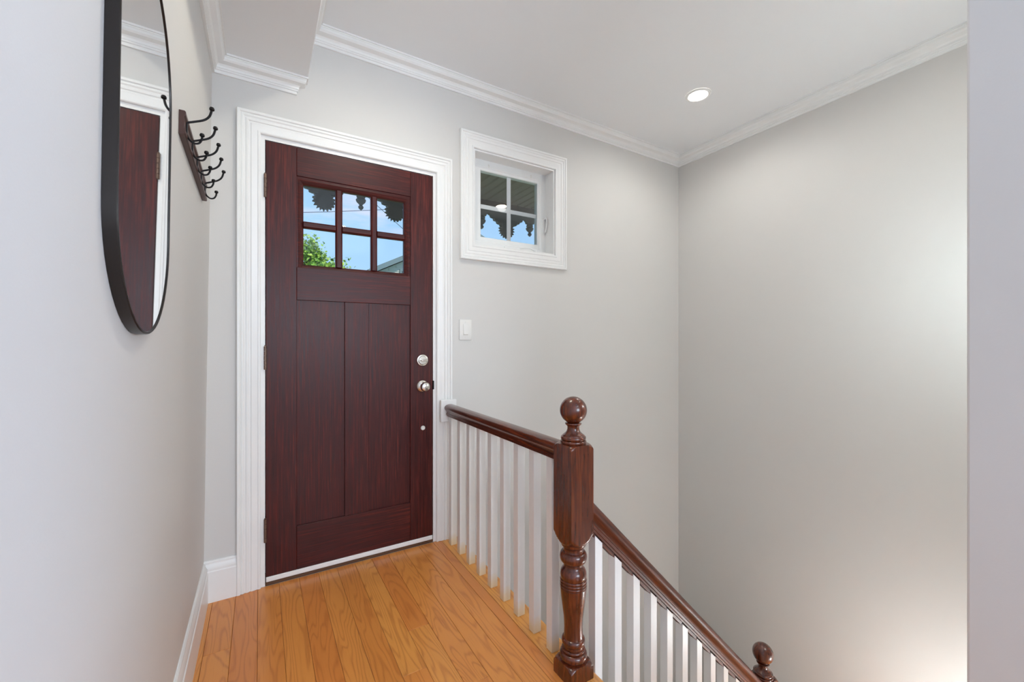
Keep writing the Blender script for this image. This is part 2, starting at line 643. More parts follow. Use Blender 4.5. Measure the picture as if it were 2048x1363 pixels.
door = thing('door_1', 'dark red-brown wooden front door with six small panes', 'door', (.4065, .022, 0), kind='structure')
bm = bmesh.new()
box(bm, -.0215, -.003, .0005, .155, .0, 2.0955); box(bm, .816, .8345, .0005, .155, .0, 2.0955); box(bm, -.003, .816, .0005, .155, 2.076, 2.0955)
jm = obj('jamb', bm, 'trim', door)
bm = bmesh.new()
box(bm, -.003, .012, .047, .06, .04, 2.076); box(bm, .801, .816, .047, .06, .04, 2.076); box(bm, .012, .801, .047, .06, 2.061, 2.076)
obj('door_stop', bm, 'trim', door)
DZ0, DZ1 = .041, 2.072
DY = .044
bv = dict(bev=.0015)
obj('stile', nbox(0, .128, 0, DY, DZ0, DZ1, **bv), 'doorv', door)
obj('stile', nbox(.685, .813, 0, DY, DZ0, DZ1, **bv), 'doorv', door)
obj('top_rail', nbox(.1282, .6848, 0, DY, 1.936, DZ1, **bv), 'doorh', door)
obj('middle_rail', nbox(.1282, .6848, 0, DY, 1.338, 1.496, **bv), 'doorh', door)
obj('bottom_rail', nbox(.1282, .6848, 0, DY, DZ0, .250, **bv), 'doorh', door)
obj('mullion', nbox(.345, .464, 0, DY, .2502, 1.3378, **bv), 'doorv', door)
for a, b in ((.1282, .3448), (.4642, .6848)):
    obj('panel', nbox(a, b, .0095, .034, .2502, 1.3378), 'doorv', door)
# glazed upper part: bead frame and muntins with six panes
GX0, GX1, GZ0, GZ1 = .158, .653, 1.512, 1.901
bm = bmesh.new()
bead = [(0, -.016), (-.004, -.012), (-.012, -.007), (-.020, -.003), (-.025, -.0055), (-.0355, -.0055), (-.0355, -.036), (0, -.036)]
bead = [(a, b) for a, b in bead]
sweep(bm, [(GX0, 0, GZ0), (GX0, 0, GZ1), (GX1, 0, GZ1), (GX1, 0, GZ0)], [(a * 1.0, b) for a, b in bead], (0, -1, 0), closed=True)
lf = obj('light_frame', bm, 'doorh', door, smooth=True)
cols = [(.158, .303), (.336, .475), (.510, .653)]
rows = [(1.512, 1.690), (1.724, 1.901)]
mprof = lambda hw: [(-hw, -.016), (-hw, -.012), (-hw * .55, -.0045), (hw * .55, -.0045), (hw, -.012), (hw, -.016), (hw, -.028), (-hw, -.028)]
for x in (.3195, .4925):
    bm = bmesh.new()
    sweep(bm, [(x, 0, GZ0), (x, 0, GZ1)], mprof(.0165), (0, -1, 0))
    obj('muntin', bm, 'doorv', door, smooth=True)
bm = bmesh.new()
bm.free()
for a, b in ((GX0, .303), (.336, .476), (.509, GX1)):
    bm = bmesh.new()
    sweep(bm, [(a, 0, 1.707), (b, 0, 1.707)], mprof(.0165), (0, -1, 0))
    obj('muntin', bm, 'doorh', door, smooth=True)
for a, b in cols:
    for c, d in rows:
        obj('pane', nbox(a - .004, b + .004, .020, .024, c - .004, d + .004), 'glass', door)
# threshold strip
o = obj('door_sweep', nbox(.001, .812, -.003, .03, .018, .0405, bev=.002), 'trim', door)
o['label'] = 'white weather strip along the door bottom'
obj('threshold', nbox(-.0025, .8155, .0, .155, .0, .0172, bev=.003), 'darkgap', door)
# hinges
for z0 in (1.807, 1.007, .206):
    bm = bmesh.new()
    box(bm, -.0028, .0005, .0, .03, z0, z0 + .108)
    h = obj('hinge', bm, 'bronze', door)
    bm = bmesh.new()
    for k in range(5):
        lathe(bm, [(.0062, z0 + .0216 * k + .0006), (.0062, z0 + .0216 * (k + 1) - .0006)], (-.002, -.0062, 0), n=12)
    lathe(bm, [(.002, z0 + .108), (.0042, z0 + .109), (.0042, z0 + .112), (.002, z0 + .114)], (-.002, -.0062, 0), n=10)
    obj('hinge_barrel', bm, 'bronze', h, smooth=True)
# deadbolt
kc = (.752, 0, 1.033)
bm = lathe(bmesh.new(), [(.0335, 0), (.0335, -.005), (.031, -.009), (.025, -.0105), (.0235, -.013), (.0225, -.0145), (.001, -.0150)], kc, 'Y', 36)
db = obj('deadbolt', bm, 'nickel', door, smooth=True)
bm = nbox(kc[0] - .016, kc[0] + .022, -.032, -.014, kc[2] - .0042, kc[2] + .0042, bev=.0035, seg=3)
obj('thumb_turn', bm, 'nickel', db, smooth=True)
# knob
kc = (.752, 0, .889)
bm = lathe(bmesh.new(), [(.0335, 0), (.0335, -.005), (.030, -.010), (.022, -.013), (.015, -.015), (.014, -.030)], kc, 'Y', 36)
kb = obj('knob_rose', bm, 'nickel', door, smooth=True)
bm = lathe(bmesh.new(), [(.013, -.028), (.018, -.033), (.024, -.040), (.0265, -.048), (.0260, -.056), (.0225, -.063), (.0160, -.0665), (.001, -.067)], kc, 'Y', 36)
kn = obj('knob', bm, 'nickel', kb, smooth=True)
bm = nbox(kc[0] - .0075, kc[0] + .0075, -.0715, -.066, kc[2] - .0028, kc[2] + .0028, bev=.001)
obj('knob_button', bm, 'nickel', kb)
# small round plug and strike
bm = lathe(bmesh.new(), [(.0125, 0), (.0125, -.003), (.010, -.006), (.0075, -.006), (.0065, -.004), (.0005, -.004)], (.756, 0, .654), 'Y', 24)
o = obj('door_plug', bm, 'plastic', door, smooth=True)
o['label'] = 'small round white plug below the knob'
obj('strike_plate', nbox(.8135, .822, -.0025, .02, .866, .915, bev=.0015), 'iron', door)

# ------------------------------------------------------------------ awning window on the front wall
bm = bmesh.new()
sweep(bm, [(WX0 - .001, 0, WZ0 - .001), (WX0 - .001, 0, WZ1 + .001), (WX1 + .001, 0, WZ1 + .001), (WX1 + .001, 0, WZ0 - .001)], casing_prof(.091), (0, -1, 0), closed=True)
struct('trim_4', bm, 'trim', 'white fluted casing around the small square window', 'window casing', smooth=True, angle=20)
win = thing('window_1', 'small square white window with four panes beside the door', 'window', (1.372, .08, WZ0), kind='structure')
bm = bmesh.new()
lp = .010
box(bm, WX0, WX0 + lp, -.002, .155, WZ0, WZ1); box(bm, WX1 - lp, WX1, -.002, .155, WZ0, WZ1)
box(bm, WX0 + lp, WX1 - lp, -.002, .155, WZ0, WZ0 + lp); box(bm, WX0 + lp, WX1 - lp, -.002, .155, WZ1 - lp, WZ1)
obj('jamb_lining', bm, 'trim', win)
def ring(bm, x0, x1, z0, z1, wd, y0, y1, bev=.0):
    sweep(bm, [(x0, 0, z0), (x0, 0, z1), (x1, 0, z1), (x1, 0, z0)], [(0, -y0), (0, -y1), (wd, -y1), (wd, -y0 - bev), (wd - bev, -y0)], (0, -1, 0), closed=True)
    return bm
obj('window_frame', ring(bmesh.new(), WX0 + lp, WX1 - lp, WZ0 + lp, WZ1 - lp, .046, .090, .15, .006), 'vinyl', win)
SA = (1.136, 1.641, 1.764, 2.258)
GL = (1.170, 1.606, 1.796, 2.230)
sash = obj('sash', ring(bmesh.new(), SA[0] - .012, SA[1] + .012, SA[2] - .010, SA[3] + .010, .046, .099, .14, .004), 'vinyl', win)
obj('muntin', nbox(1.372, 1.401, .117, .121, GL[2], GL[3]), 'vinyl', sash)
obj('muntin', nbox(GL[0], GL[1], .1171, .1209, 1.986, 2.012), 'vinyl', sash)
for k, (a, b, c, d) in enumerate(((GL[0] - .003, GL[1] + .003, GL[2] - .003, GL[3] + .003),)):
    obj('pane', nbox(a, b, .1095, .1125, c, d), 'glass', sash)
    obj('pane', nbox(a, b, .1255, .1285, c, d), 'glass', sash)
# crank operator and latch, clips
bm = bmesh.new()
box(bm, 1.330, 1.470, .074, .092, 1.736, 1.752, bev=.004, seg=2)
cr = obj('crank_housing', bm, 'vinyl', win, smooth=True)
bm = bmesh.new()
tube(bm, smooth_path([(1.448, .080, 1.750), (1.470, .066, 1.757), (1.515, .062, 1.759), (1.545, .064, 1.752), (1.563, .064, 1.744)]), .0048, 8)
lathe(bm, [(.0052, -.008), (.0078, -.002), (.0078, .006), (.005, .010)], (1.566, .064, 1.744), 'Z', 12)
obj('crank_handle', bm, 'vinyl', cr, smooth=True)
bm = nbox(1.640, 1.660, .082, .092, 1.880, 1.985, bev=.004, seg=2)
lk = obj('latch_plate', bm, 'vinyl', win, smooth=True)
bm = bmesh.new()
tube(bm, smooth_path([(1.650, .083, 1.975), (1.652, .066, 1.985), (1.655, .060, 1.955), (1.653, .064, 1.910), (1.650, .070, 1.885)]), [.006] * 7 + [.0055] * 12 + [.005] * 6, 8)
obj('latch_lever', bm, 'vinyl', lk, smooth=True)
for x in (1.222, 1.545):
    bm = bmesh.new()
    box(bm, x - .005, x + .005, .086, .0905, 2.255, 2.263, bev=.001)
    box(bm, x - .004, x + .004, .086, .0905, 2.244, 2.252, bev=.001)
    obj('screw_cap', bm, 'plastic', win)

# ------------------------------------------------------------------ light switch
sw = thing('light_switch', 'white wall switch plate with a single rocker beside the door casing', 'light switch', (1.016, 0, 1.146))
obj('plate', nbox(.977, 1.055, -.006, .0, 1.146, 1.267, bev=.0028, seg=2), 'plastic', sw, smooth=True)
bm = bmesh.new()
box(bm, .9995, 1.0325, -.0075, -.005, 1.173, 1.240, bev=.0008)
rk = obj('rocker_frame', bm, 'plastic', sw)
bm = bmesh.new()
vs = [bm.verts.new(v) for v in ((1.002, -.0078, 1.176), (1.030, -.0078, 1.176), (1.030, -.0125, 1.180), (1.002, -.0125, 1.180), (1.002, -.0075, 1.237), (1.030, -.0075, 1.237), (1.002, -.006, 1.237), (1.030, -.006, 1.237), (1.002, -.006, 1.176), (1.030, -.006, 1.176))]
for f in ((0, 1, 2, 3), (3, 2, 5, 4), (4, 5, 7, 6), (8, 9, 1, 0), (6, 7, 9, 8), (0, 3, 4, 6, 8), (1, 9, 7, 5, 2)):
    bm.faces.new([vs[i] for i in f])
obj('rocker', bm, 'plastic', sw)
for z in (1.252, 1.161):
    obj('screw', lathe(bmesh.new(), [(.0032, -.0055), (.0032, -.0068), (.0005, -.0072)], (1.016, 0, z), 'Y', 12), 'plastic', sw)

# ------------------------------------------------------------------ railings
rail_prof_half = [(.019, -.066), (.019, -.060), (.022, -.058), (.0225, -.051), (.0195, -.048), (.0205, -.040), (.0250, -.034), (.0300, -.029), (.0325, -.023), (.0325, -.016), (.0295, -.010), (.0240, -.005), (.0150, -.0015), (.006, 0)]
def rail_prof(k=1.0):
    h = [(a * k, b * k) for a, b in rail_prof_half]
    return h + [(-a, b) for a, b in reversed(h)]
BX = .9045
BW = .0345
level = thing('landing_railing', 'level red-brown handrail on white square balusters from door casing to tall newel', 'railing', (BX, -.55, 0))
bm = bmesh.new()
RT = .781
sweep(bm, [(BX - .004, -1.0885, RT), (BX - .004, -.0415, RT)], rail_prof(), (0, 0, 1))
obj('handrail', bm, 'raily', level, smooth=True, angle=30)
o = obj('wall_block', nbox(.848, .942, -.0415, -.0235, .682, .806, bev=.003, seg=2), 'trim', level)
o['label'] = 'white wooden block between handrail and casing'
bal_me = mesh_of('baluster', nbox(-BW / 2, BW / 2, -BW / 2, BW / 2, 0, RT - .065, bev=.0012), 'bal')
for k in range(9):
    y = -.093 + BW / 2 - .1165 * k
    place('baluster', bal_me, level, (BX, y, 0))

def newel_mesh_parts(parent, cx, cy, z0):
    hs = .048
    def part(name, zr, n=64):
        bm = bmesh.new()
        rings = []
        for z, r in zr:
            rg = []
            for i in range(n):
                t = 2 * math.pi * i / n + math.pi / 4
                sq = hs / max(abs(math.cos(t)), abs(math.sin(t)))
                rr = min(sq, r)
                rg.append(bm.verts.new((cx + rr * math.cos(t), cy + rr * math.sin(t), z0 + z)))
            rings.append(rg)
        for a, b in zip(rings, rings[1:]):
            for i in range(n):
                bm.faces.new((a[i], a[(i + 1) % n], b[(i + 1) % n], b[i]))
        bm.faces.new(rings[0]); bm.faces.new(rings[-1])
        return obj(name, bm, 'railz', parent, smooth=True, angle=38)
    def arc(z0_, r0_, z1_, r1_, conv=True, n=7):
        out = []
        for i in range(n):
            t = i / (n - 1) * math.pi / 2
            if conv:
                out.append((z0_ + (z1_ - z0_) * math.sin(t), r0_ + (r1_ - r0_) * (1 - math.cos(t))))
            else:
                out.append((z0_ + (z1_ - z0_) * (1 - math.cos(t)), r0_ + (r1_ - r0_) * math.sin(t)))
        return out
    def bead(za, zb, r, d):
        return [(za + (zb - za) * (1 - math.cos(t)) / 2, r + d * math.sin(t)) for t in [math.pi * i / 8 for i in range(9)]]
    big = .0695
    part('base_block', [(-.012 if z0 == 0 else 0, big), (.030, big)] + [(.030 + (.058 - .030) * math.sin(i / 8 * math.pi / 2), .046 + (big - .046) * math.cos(i / 8 * math.pi / 2)) for i in range(9)])
    sh = [(.056, .040), (.058, .0445)]
    sh += bead(.060, .086, .0385, .0085)
    sh += bead(.0875, .098, .034, .006)
    sh += [(.100, .0345), (.106, .0335)]
    sh += bead(.108, .132, .0335, .0065)
    sh += [(.134, .033), (.140, .0325), (.165, .0315), (.20, .0330), (.24, .0385), (.27, .0425), (.292, .0445), (.302, .0450)]
    for zz in (.304, .314, .324):
        sh += bead(zz, zz + .009, .0425, .0032)
    sh += [(.335, .0440), (.345, .0450), (.355, .0440), (.364, .0400), (.370, .0350), (.376, .0325), (.382, .0330), (.385, .0360)]
    sh += bead(.387, .425, .0355, .0110)
    sh += [(.428, .0350), (.434, .0340), (.440, .0360), (.445, .0410), (.449, .0430), (.456, .0435)]
    part('turned_shaft', sh, 48)
    sq = [(.454, .042)] + [(.456 + (.500 - .456) * i / 9, .046 + (big - .046) * math.sin(i / 9 * math.pi / 2)) for i in range(10)]
    sq += [(.62, big), (.766, big)] + [(.766 + .026 * math.sin(i / 9 * math.pi / 2), .046 + (big - .046) * math.cos(i / 9 * math.pi / 2)) for i in range(1, 10)]
    part('square_block', sq)
    fn = [(.788, .040), (.791, .0440)] + bead(.793, .803, .0415, .003) + bead(.804, .817, .0385, .0045)
    fn += [(.819, .0380), (.823, .0330), (.828, .0270), (.834, .0225), (.841, .0205), (.848, .0205), (.852, .0225), (.855, .0265), (.858, .0285), (.861, .0275)]
    rb, zc = .0462, .9045
    a0 = math.asin(max(-1, (.862 - zc) / rb))
    for i in range(25):
        t = a0 + (math.pi / 2 - a0) * i / 24
        r = max(rb * math.cos(t), .0006)
        z = zc + rb * math.sin(t)
        for g in (.9005, .9115):
            if abs(z - g) < .0022:
                r -= .0011
        fn.append((z, r))
    part('ball_finial', fn, 48)

NXC, NYC = .894, -1.138
nw = thing('newel_post', 'tall turned red-brown newel post with ball finial at the floor edge', 'newel post', (NXC, NYC, 0))
newel_mesh_parts(nw, NXC, NYC, 0)
N2X, N2Z = 2.098, -1.303
nw2 = thing('newel_post', 'lower newel post of which only the ball finial shows, at the stair foot', 'newel post', (N2X, NYC, N2Z))
newel_mesh_parts(nw2, N2X, NYC, N2Z)

# descending rail: its top passes through (.957,.587) with a 45 degree fall
stair_r = thing('stair_railing', 'sloping red-brown handrail with white balusters descending along the stairs', 'railing', (1.5, NYC, -.6))
SL = -1.0
ztop = lambda x: .593 + SL * (x - .957)
RK = 1.13
bm = bmesh.new()
xa, xb = NXC + .049, N2X - .049
sweep(bm, [(xa - .12, NYC, ztop(xa - .12)), (xb + .12, NYC, ztop(xb + .12))], rail_prof(RK), (1, 0, 1))
# plumb cuts against the posts
for xcut, nrm in ((xa, (-1, 0, 0)), (xb, (1, 0, 0))):
    cut = bmesh.ops.bisect_plane(bm, geom=bm.verts[:] + bm.edges[:] + bm.faces[:], plane_co=(xcut, 0, 0), plane_no=nrm, clear_outer=True)
    bmesh.ops.contextual_create(bm, geom=[e for e in cut['geom_cut'] if isinstance(e, bmesh.types.BMEdge)])
obj('handrail', bm, 'rails', stair_r, smooth=True, angle=30)
drop = .066 * RK * math.sqrt(2)
fx = [.978 + .0955 * k for k in range(12)]
NTR, RUN, RISE = 6, .196, .2172
tread_z = lambda x: -RISE * (1 + int((x - .955) / RUN))
prevx = xa + .001
for k, x in enumerate(fx):
    if x + BW > xb - .005:
        break
    zb = tread_z(x + BW / 2)
    zt0, zt1 = ztop(x) - drop - .006, ztop(x + BW) - drop - .006
    bm = bmesh.new()
    y0, y1 = NYC - BW / 2, NYC + BW / 2
    vs = [bm.verts.new(v) for v in ((x, y0, zb), (x + BW, y0, zb), (x + BW, y1, zb), (x, y1, zb), (x, y0, zt0), (x + BW, y0, zt1), (x + BW, y1, zt1), (x, y1, zt0))]
    for f in ((0, 3, 2, 1), (4, 5, 6, 7), (0, 1, 5, 4), (1, 2, 6, 5), (2, 3, 7, 6), (3, 0, 4, 7)):
        bm.faces.new([vs[i] for i in f])
    bmesh.ops.bevel(bm, geom=list(bm.edges), offset=.001, segments=1, affect='EDGES')
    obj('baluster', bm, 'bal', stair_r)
    # fillet strip between balusters under the rail
    bm = bmesh.new()
    xs0, xs1 = prevx, x - .0005
    if xs1 - xs0 > .01:
        y0, y1 = NYC - .014, NYC + .014
        c8 = []
        for xx in (xs0, xs1):
            for yy in (y0, y1):
                for dz in (.012, -.013):
                    c8.append(bm.verts.new((xx, yy, ztop(xx) - drop + dz - .002)))
        for f in ((0, 1, 3, 2), (4, 6, 7, 5), (0, 4, 5, 1), (2, 3, 7, 6), (0, 2, 6, 4), (1, 5, 7, 3)):
            bm.faces.new([c8[i] for i in f])
        obj('fillet', bm, 'rails', stair_r)
    prevx = x + BW + .0005

# ------------------------------------------------------------------ stairs
st = thing('staircase', 'oak stairs going down behind the sloping railing', 'stairs', (1.5, -1.58, -1.3), kind='structure')
for k in range(NTR):
    z = -RISE * (k + 1)
    x0 = .958 + RUN * k
    ln = RUN if k < NTR - 1 else XR0 - .02 - x0
    obj('tread', nbox(x0 - .0 if k else x0, x0 + ln + .012 if k < NTR - 1 else x0 + ln, -2.019, NYC + .045, z - .028, z, bev=.004), 'oak', st)
    obj('riser', nbox(x0, x0 + .015, -2.019, NYC + .030, z + .0005, z + RISE - .0285), 'trim', st)
zl = -RISE * NTR
for k in range(6):
    z = zl - RISE * (k + 1)
    y0 = NYC + .046 + .18 * k
    if y0 + .18 > -.0:
        break
    obj('tread', nbox(N2X - .04, XR0 - .04, y0, y0 + .185, z - .028, z, bev=.004), 'oak', st)
    obj('riser', nbox(N2X - .04, XR0 - .04, y0, y0 + .015, z + .0005, z + RISE - .0285), 'trim', st)

# ------------------------------------------------------------------ mirror
mirror = thing('wall_mirror', 'tall pill-shaped mirror with thin dark metal frame on the left wall', 'mirror', (xl(1.5), -1.2275, 1.154))
MY, MR, MZ0, MZ1, MT = -1.2275, .2015, 1.354, 1.650, .018
def pill(rr, n=28):
    pts = []
    for i in range(n + 1):
        t = math.pi + math.pi * i / n
        pts.append((MY + rr * math.cos(t), MZ0 + rr * math.sin(t)))
    for i in range(n + 1):
        t = math.pi * i / n
        pts.append((MY + rr * math.cos(t), MZ1 + rr * math.sin(t)))
    return pts
mpt = lambda d, y, z: (xl(z) + d, y, z)
bm = bmesh.new()
secs = [(MR, .0005), (MR, MT - .0015), (MR - .0015, MT), (MR - .0042, MT), (MR - .0052, MT - .001), (MR - .0052, .006), (MR - .0052, .0005)]
rings = [[bm.verts.new(mpt(d, y, z)) for y, z in pill(r)] for r, d in secs]
K = len(rings[0])
for a, b in zip(rings, rings[1:] + rings[:1]):
    for i in range(K):
        bm.faces.new((a[i], a[(i + 1) % K], b[(i + 1) % K], b[i]))
obj('frame', bm, 'frame', mirror, smooth=True, angle=40)
bm = bmesh.new()
f = [bm.verts.new(mpt(MT - .0022, y, z)) for y, z in pill(MR - .0050)]
g = [bm.verts.new(mpt(MT - .006, y, z)) for y, z in pill(MR - .0050)]
bm.faces.new(f); bm.faces.new(g)
for i in range(K):
    bm.faces.new((f[i], f[(i + 1) % K], g[(i + 1) % K], g[i]))
obj('mirror_glass', bm, 'mirror', mirror)

# ------------------------------------------------------------------ coat rack
rack = thing('coat_rack', 'dark wooden coat rack board with five black double hooks', 'coat rack', (xl(1.73), -.54, 1.69))
def rp(d, y, z):      # local: y along the board, slight tilt of the board towards the door
    zz = z - (y + .81) * .052
    return (xl(1.73) + .0135 * (zz - 1.73) + d, y, zz)
bm = bmesh.new()
Y0, Y1 = -.812, -.272
sec = [(.0005, 1.704), (.013, 1.704), (.0155, 1.707), (.0155, 1.716), (.012, 1.721), (.012, 1.751), (.0155, 1.756), (.0155, 1.765), (.013, 1.768), (.0005, 1.768)]
a = [bm.verts.new(rp(d, Y0, z)) for d, z in sec]
b = [bm.verts.new(rp(d, Y1, z)) for d, z in sec]
for i in range(len(sec)):
    bm.faces.new((a[i], a[(i + 1) % len(sec)], b[(i + 1) % len(sec)], b[i]))
bm.faces.new(a); bm.faces.new(b)
obj('board', bm, 'rackwood', rack)
for k in range(5):
    y = -.772 + .1125 * k
    bm = bmesh.new()
    c8 = []
    for d in (.0115, .0150):
        for yy in (y - .006, y + .006):
            for z in (1.712, 1.760):
                c8.append(bm.verts.new(rp(d, yy, z)))
    for f in ((0, 1, 3, 2), (4, 6, 7, 5), (0, 4, 5, 1), (2, 3, 7, 6), (0, 2, 6, 4), (1, 5, 7, 3)):
        bm.faces.new([c8[i] for i in f])
    hk = obj('hook', bm, 'iron', rack)
    bm = tube(bmesh.new(), [rp(d, y, z) for d, z in [(p.x, p.y) for p in smooth_path([(.013, 1.755, 0), (.032, 1.763, 0), (.052, 1.773, 0), (.064, 1.787, 0), (.069, 1.806, 0)], 5)]], .0031, 8)
    lathe(bm, [(.0031, -.003), (.0062, -.001), (.0066, .003), (.0048, .007), (.0006, .0082)], rp(.0695, y, 1.807), 'Z', 14)
    obj('upper_arm', bm, 'iron', hk, smooth=True)
    bm = tube(bmesh.new(), [rp(d, y, z) for d, z in [(p.x, p.y) for p in smooth_path([(.013, 1.722, 0), (.019, 1.709, 0), (.030, 1.701, 0), (.041, 1.704, 0), (.047, 1.715, 0), (.048, 1.724, 0)], 5)]], .0028, 8)
    lathe(bm, [(.0028, -.003), (.0058, -.001), (.0062, .003), (.0045, .0065), (.0006, .0076)], rp(.048, y, 1.726), 'Z', 14)
    obj('lower_arm', bm, 'iron', hk, smooth=True)

# ------------------------------------------------------------------ recessed lamps
def downlight(x, y, label, k=1.0, col=(1.0, .99, .95)):
    t = thing('recessed_light', label, 'ceiling lamp', (x, y, CEIL), 'recessed ceiling lamps')
    r = .056
    bm = lathe(bmesh.new(), [(r, -.0005), (r, -.006), (r + .004, -.0075), (r + .016, -.004), (r + .018, -.0005)], (x, y, CEIL), 'Z', 48, cap=False)
    obj('trim_ring', bm, 'trim', t, smooth=True)
    bm = bmesh.new()
    lathe(bm, [(r, -.003), (r, -.005)], (x, y, CEIL), 'Z', 48)
    obj('lens', bm, 'lens', t)
    sd = bpy.data.lights.new('lamp_beam', 'SPOT')
    sd.energy = BEAM * k
    sd.color = col
    sd.spot_size = R(172)
    sd.spot_blend = .7
    sd.shadow_soft_size = .055
    so = bpy.data.objects.new('lamp_beam', sd)
    COL.objects.link(so)
    so.parent = t
    so.location = (0, 0, -.012)
downlight(2.308, -.639, 'round recessed lamp glowing in the ceiling above the stairwell', K1)
downlight(2.315, -1.60, 'round recessed lamp nearer the viewer above the stairs', K2)
downlight(.52, -.85, 'round recessed lamp above the hall floor', K3, (1.0, .95, .80))
downlight(.9, -3.6, 'round recessed lamp behind the viewer', K4)
downlight(2.2, -4.6, 'round recessed lamp in the far room behind the viewer', K4)

# unseen fill globes behind the near wall, added to brighten stairwell and ceiling
def fill_globe(x, z, mat, label):
    sc = thing('fill_lamp', label, 'added fill lamp', (x, -2.021, z - .06), 'added fill globes along the stairs')
    obj('back_plate', lathe(bmesh.new(), [(.055, 0), (.055, .012), (.045, .018), (.02, .02), (.018, .06)], (x, -2.0205, z), 'Y', 32), 'nickel', sc, smooth=True)
    bm = bmesh.new()
    bmesh.ops.create_icosphere(bm, subdivisions=3, radius=.058, matrix=Matrix.Translation((x, -1.905, z)))
    obj('globe', bm, mat, sc, smooth=True)
fill_globe(2.40, -.80, 'globe', 'lower added fill globe hidden on the stair side of the near wall')
fill_globe(2.22, 1.45, 'globe2', 'upper added fill globe hidden on the stair side of the near wall')
# side window of the back room
sw3 = thing('window_3', 'wide white side window of the room behind the viewer', 'window', (2.95, -3.95, .75), kind='structure')
bm = bmesh.new()
for a in ((-5.05, -5.0, .75, 2.35), (-2.9, -2.85, .75, 2.35), (-5.0, -2.9, .75, .80), (-5.0, -2.9, 2.30, 2.35), (-3.97, -3.93, .80, 2.30)):
    box(bm, 2.92, 3.03, a[0] + .001, a[1] - .001, a[2] + .001, a[3] - .001)
obj('window_frame', bm, 'vinyl', sw3)
obj('pane', nbox(2.97, 2.975, -5.0, -2.9, .80, 2.30), 'glass', sw3)
# back window of the house
bw = thing('window_2', 'wide white window at the far end behind the viewer', 'window', (.95, YB, BZ0), kind='structure')
bm = bmesh.new()
ring(bm, BX0 + .001, BX1 - .001, BZ0 + .001, BZ1 - .001, .05, YB - .14, YB - .02)
obj('window_frame', bm, 'vinyl', bw)
obj('muntin', nbox(.93, .97, YB - .10, YB - .06, BZ0 + .05, BZ1 - .05), 'vinyl', bw)
obj('pane', nbox(BX0 + .05, BX1 - .05, YB - .085, YB - .08, BZ0 + .05, BZ1 - .05), 'glass', bw)

# ------------------------------------------------------------------ outdoors: porch
struct('porch_floor', nbox(-3, 6, .17, 1.6, -.25, -.05), 'porchfloor', 'grey porch floor outside the front door', 'porch floor')
pc = thing('porch_ceiling', 'dark brown plank porch ceiling seen through the square window', 'porch ceiling', (1.5, .75, 2.50), kind='structure')
pm = nbox(-.0405, .0405, -.57, .57, 0, .02)
es = [e for e in pm.edges if all(v.co.z < .001 for v in e.verts)]
bmesh.ops.bevel(pm, geom=es, offset=.008, segments=1, affect='EDGES')
pme = mesh_of('ceiling_plank', pm, 'porchwood')
for k in range(70):
    place('ceiling_plank', pme, pc, (-1.6 + .085 * k, .735, 2.50))
obj('porch_roof', nbox(-3, 6, .17, 1.7, 2.53, 2.62), 'porchwood', pc)
YP = 1.30
PER, SC0 = .56, .41
tr = thing('porch_fretwork', 'carved porch beam with scalloped edge, spiky leaf pendants and turned drops', 'porch trim', (1.5, YP, 2.17))
obj('beam', nbox(-2.5, 5.5, YP, YP + .10, 2.42, 2.52), 'fretin', tr)
half = [(.084, 2.300), (.108, 2.307), (.112, 2.325), (.142, 2.329), (.147, 2.349), (.176, 2.354), (.184, 2.374), (.212, 2.387), (.232, 2.372), (.242, 2.352), (.280, 2.350)]
bm = bmesh.new()
pts = []
ks = range(-5, 9)
for k in ks:
    c = SC0 + PER * k
    for dx, z in reversed(half):
        if dx < .279: pts.append((c - dx, z))
    for dx, z in half:
        pts.append((c + dx, z))
def flat_board(bm, low, ztop_, y0, y1):
    for (xa_, za), (xb_, zb) in zip(low, low[1:]):
        v = [bm.verts.new(q) for q in ((xa_, y0, za), (xb_, y0, zb), (xb_, y0, ztop_), (xa_, y0, ztop_), (xa_, y1, za), (xb_, y1, zb), (xb_, y1, ztop_), (xa_, y1, ztop_))]
        bm.faces.new(v[0:4]); bm.faces.new(v[4:8][::-1]); bm.faces.new((v[0], v[4], v[5], v[1]))
    bmesh.ops.remove_doubles(bm, verts=bm.verts, dist=1e-5)
flat_board(bm, pts, 2.42, YP + .02, YP + .06)
obj('scalloped_board', bm, 'fret', tr)
leafo = []
for q in range(0, 7):
    t = R(-90 + 20 * q)
    leafo.append((.086 * math.cos(t), 2.254 + .086 * math.sin(t)))
    t = R(-80 + 20 * q)
    leafo.append((.063 * math.cos(t), 2.254 + .063 * math.sin(t)))
leafo[0] = (0, 2.168)
leafo.append((.05, 2.35))
outl = leafo + [(-a, b) for a, b in reversed(leafo) if a > 0]
bm = bmesh.new()
v0 = [bm.verts.new((a, -.022, b - 2.168)) for a, b in outl]
v1 = [bm.verts.new((a, .022, b - 2.168)) for a, b in outl]
bm.faces.new(v0); bm.faces.new(v1[::-1])
for i in range(len(outl)):
    bm.faces.new((v0[i], v0[(i + 1) % len(outl)], v1[(i + 1) % len(outl)], v1[i]))
lme = mesh_of('leaf_pendant', bm, 'fret')
dm = lathe(bmesh.new(), [(.018, .135), (.034, .118), (.036, .108), (.030, .100), (.030, .096), (.040, .088), (.040, .080), (.034, .066), (.022, .054), (.014, .046), (.012, .040), (.022, .028), (.018, .014), (.001, 0)], (0, 0, 0), 'Z', 20)
dme = mesh_of('turned_drop', dm, 'fret', True, 40)
for k in ks:
    place('leaf_pendant', lme, tr, (SC0 + PER * k, YP + .04, 2.168))
    place('turned_drop', dme, tr, (SC0 + PER * (k + .5), YP + .04, 2.222))
for x in (-1.9, 4.9):
    p = obj('post', nbox(x - .06, x + .06, YP, YP + .12, -.05, 2.42), 'fretin', tr)

